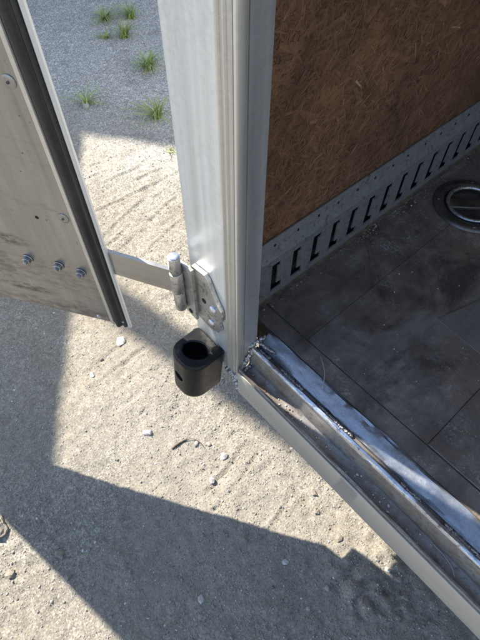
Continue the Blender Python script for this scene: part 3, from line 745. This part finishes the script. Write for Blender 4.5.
# ------------------------------------------------------------------ stones, clods, twig
def stone(name, x, y, s, label, cat, mat, group=None, flat=.6, seed=0, tri=2):
    r_ = random.Random(seed); bm = bmesh.new(); bmesh.ops.create_icosphere(bm, subdivisions=tri, radius=1)
    pl = [(Vector([r_.gauss(0, 1) for _ in range(3)]).normalized(), r_.uniform(.55, .9)) for _ in range(9)]
    for v in bm.verts:
        for nrm, d in pl:
            e = v.co.dot(nrm)-d
            if e > 0: v.co -= nrm*e*.92
        v.co += Vector([r_.gauss(0, .13 if name == 'soil_clod' else .06) for _ in range(3)])
        v.co.x *= s*1.25; v.co.y *= s*.95; v.co.z *= s*flat
    bmesh.ops.rotate(bm, cent=(0, 0, 0), matrix=Matrix.Rotation(r_.uniform(0, 6.28), 3, 'Z'), verts=bm.verts)
    o = fin(name, bm, mat, None); o.location = (x, y, at_ground(x, y)+s*flat*.35)
    return thing(o, label, cat, group)
SG = 'larger stones on the gravel'
stone('stone', -.576, .151, .0115, 'pale angular stone in the sunlit ground left of the rubber bumper', 'stone', 'stone_pale', SG, .7, 3)
stone('stone', -.064, .214, .0085, 'white pebble alone in the shadow below the sill', 'stone', 'stone_pale', SG, .5, 5)
stone('stone', -.141, .001, .0090, 'pale pebble in the shadow at the bottom middle', 'stone', 'stone_pale', SG, .5, 6)
stone('stone', -.903, .270, .0165, 'flat whitish stone just below the door corner', 'stone', 'stone_pale', SG, .35, 7)
stone('stone', -.850, .132, .0085, 'small white stone in sunlight under the door', 'stone', 'stone_pale', SG, .6, 8)
stone('stone', -2.165, .905, .021, 'pale stone at the foot of a sparse grass tuft', 'stone', 'stone_pale', SG, .75, 9)
stone('rock', -.618, -.290, .026, 'brownish rock at the left edge in the lower sunlight', 'rock', 'clod', None, .6, 11, 3)
stone('stone', .120, .392, .0075, 'white pebble at the end of the shadow line beside the sill', 'stone', 'stone_pale', SG, .7, 12)
stone('stone', -.375, .275, .0115, 'grey stone in sunlight between the curved twig and the tread marks', 'stone', 'stone_grey', SG, .6, 13)
stone('stone', -.345, .205, .0085, 'small dark edged stone below the grey one in sunlight', 'stone', 'stone_grey', SG, .8, 14)
CG = 'crumbly soil clods by the sill'
for i, (x, y, s) in enumerate(((.150, .395, .008), (.165, .350, .007), (.135, .330, .006), (.185, .375, .008), (.12, .29, .005), (.20, .33, .007), (.17, .30, .005))):
    stone('soil_clod', x, y, s, 'crumbly grey soil clod in the churned heap beside the sill', 'clod', 'clod', CG, .75, 30+i)
for i, (x, y, s) in enumerate(((-.135, .392, .009), (-.095, .362, .008), (-.01, .355, .009), (-.46, -.205, .012), (-.40, -.215, .009), (-.50, -.32, .012))):
    stone('soil_clod', x, y, s, ['brown clod in sunlight near the sill, upper of a close pair', 'brown clod in sunlight near the sill, lower of a close pair', 'small clod on the shadow line next to the sill',
          'clod on the lower shadow edge at the left', 'smaller clod right beside one on the lower shadow edge', 'clod in the lower left sunlight beside the rock'][i], 'clod', 'clod', None, .7, 50+i)
bm = bmesh.new(); pts = []
for t in np.linspace(0, 1, 14):
    x = -.490*(1-t)**2+2*t*(1-t)*-.495+t*t*-.429; y = .175*(1-t)**2+2*t*(1-t)*.258+t*t*.248
    pts.append((x, y, at_ground(x, y)+.001+.004*math.sin(math.pi*t)+.0012*math.sin(17*t)))
tube(bm, pts, [.0024*(1-.8*t)*(1+.3*math.sin(9*t)) for t in np.linspace(0, 1, 14)], 7)
thing(fin('twig', bm, 'twig', None, True), 'dark curved twig lying on the sunlit ground below the bumper', 'twig')

# ------------------------------------------------------------------ out of the frame, up sun: a building and a pole added to cast the ground shadows
HB, HW = 5.2, 3.0
lh = Vector((math.cos(SUN_AZ), math.sin(SUN_AZ)))
K = Vector((-1.97, .775)); KE = Vector((-.55, -.165)); P_ = K-lh*(HB/math.tan(SUN_EL))
u1 = Vector((math.cos(R(35)), math.sin(R(35)))); v1_ = Vector((-u1.y, u1.x))
b = empty('added_shade_building', (P_.x, P_.y, GZ))  # made-up blocker, roof edges laid out to give the shadow outlines
thing(b, 'pale flat roofed building added off to the left to cast the ground shadows', 'building')
def block(plan, h, wn, rn):
    rel = [(p.x-P_.x, p.y-P_.y) for p in plan]
    bm = bmesh.new(); prism_z(bm, rel, -.05, h-.25); fin(wn, bm, 'wall', b)
    bm = bmesh.new(); prism_z(bm, rel, h-.249, h); fin(rn, bm, 'roof', b)
block([P_-u1*3, P_+u1*4.2, P_+u1*4.2+v1_*5, P_-u1*3+v1_*5], HB, 'wall', 'roof')
sw = HW/math.tan(SUN_EL); ua = (KE-K).normalized()
W0, W1 = K-ua*.25-lh*sw, KE-lh*sw
block([W0, W1, W1-lh*4.5, W0-lh*4.5][::-1], HW, 'wing_wall', 'wing_roof')
ang1 = R(35)
for k, zz in ((1.2, 1.2), (2.9, 1.2), (1.2, 3.9), (2.9, 3.9)):
    bm = bmesh.new(); vs = box(bm, k-.5, k+.5, -.03, .02, zz, zz+1.2); bmesh.ops.rotate(bm, cent=(0, 0, 0), matrix=Matrix.Rotation(ang1, 3, 'Z'), verts=bm.verts); wdw = fin('window', bm, 'skin', b)
    bm = bmesh.new(); box(bm, k-.44, k+.44, -.034, -.031, zz+.06, zz+1.14); bmesh.ops.rotate(bm, cent=(0, 0, 0), matrix=Matrix.Rotation(ang1, 3, 'Z'), verts=bm.verts); fin('pane', bm, 'glass', wdw)
pp = Vector((-.85, .385))-lh*4.6  # made-up pole, placed so its soft shadow crosses the lit ground
bm = bmesh.new(); cyl(bm, (0, 0, 3.6), (0, 0, 1), .075, 7.4, 20, .060)
pole = fin('added_shade_pole', bm, 'pole', None, True, ang=40); pole.location = (pp.x, pp.y, GZ)
thing(pole, 'brown wooden pole added off to the left to cast a soft shadow band', 'pole')
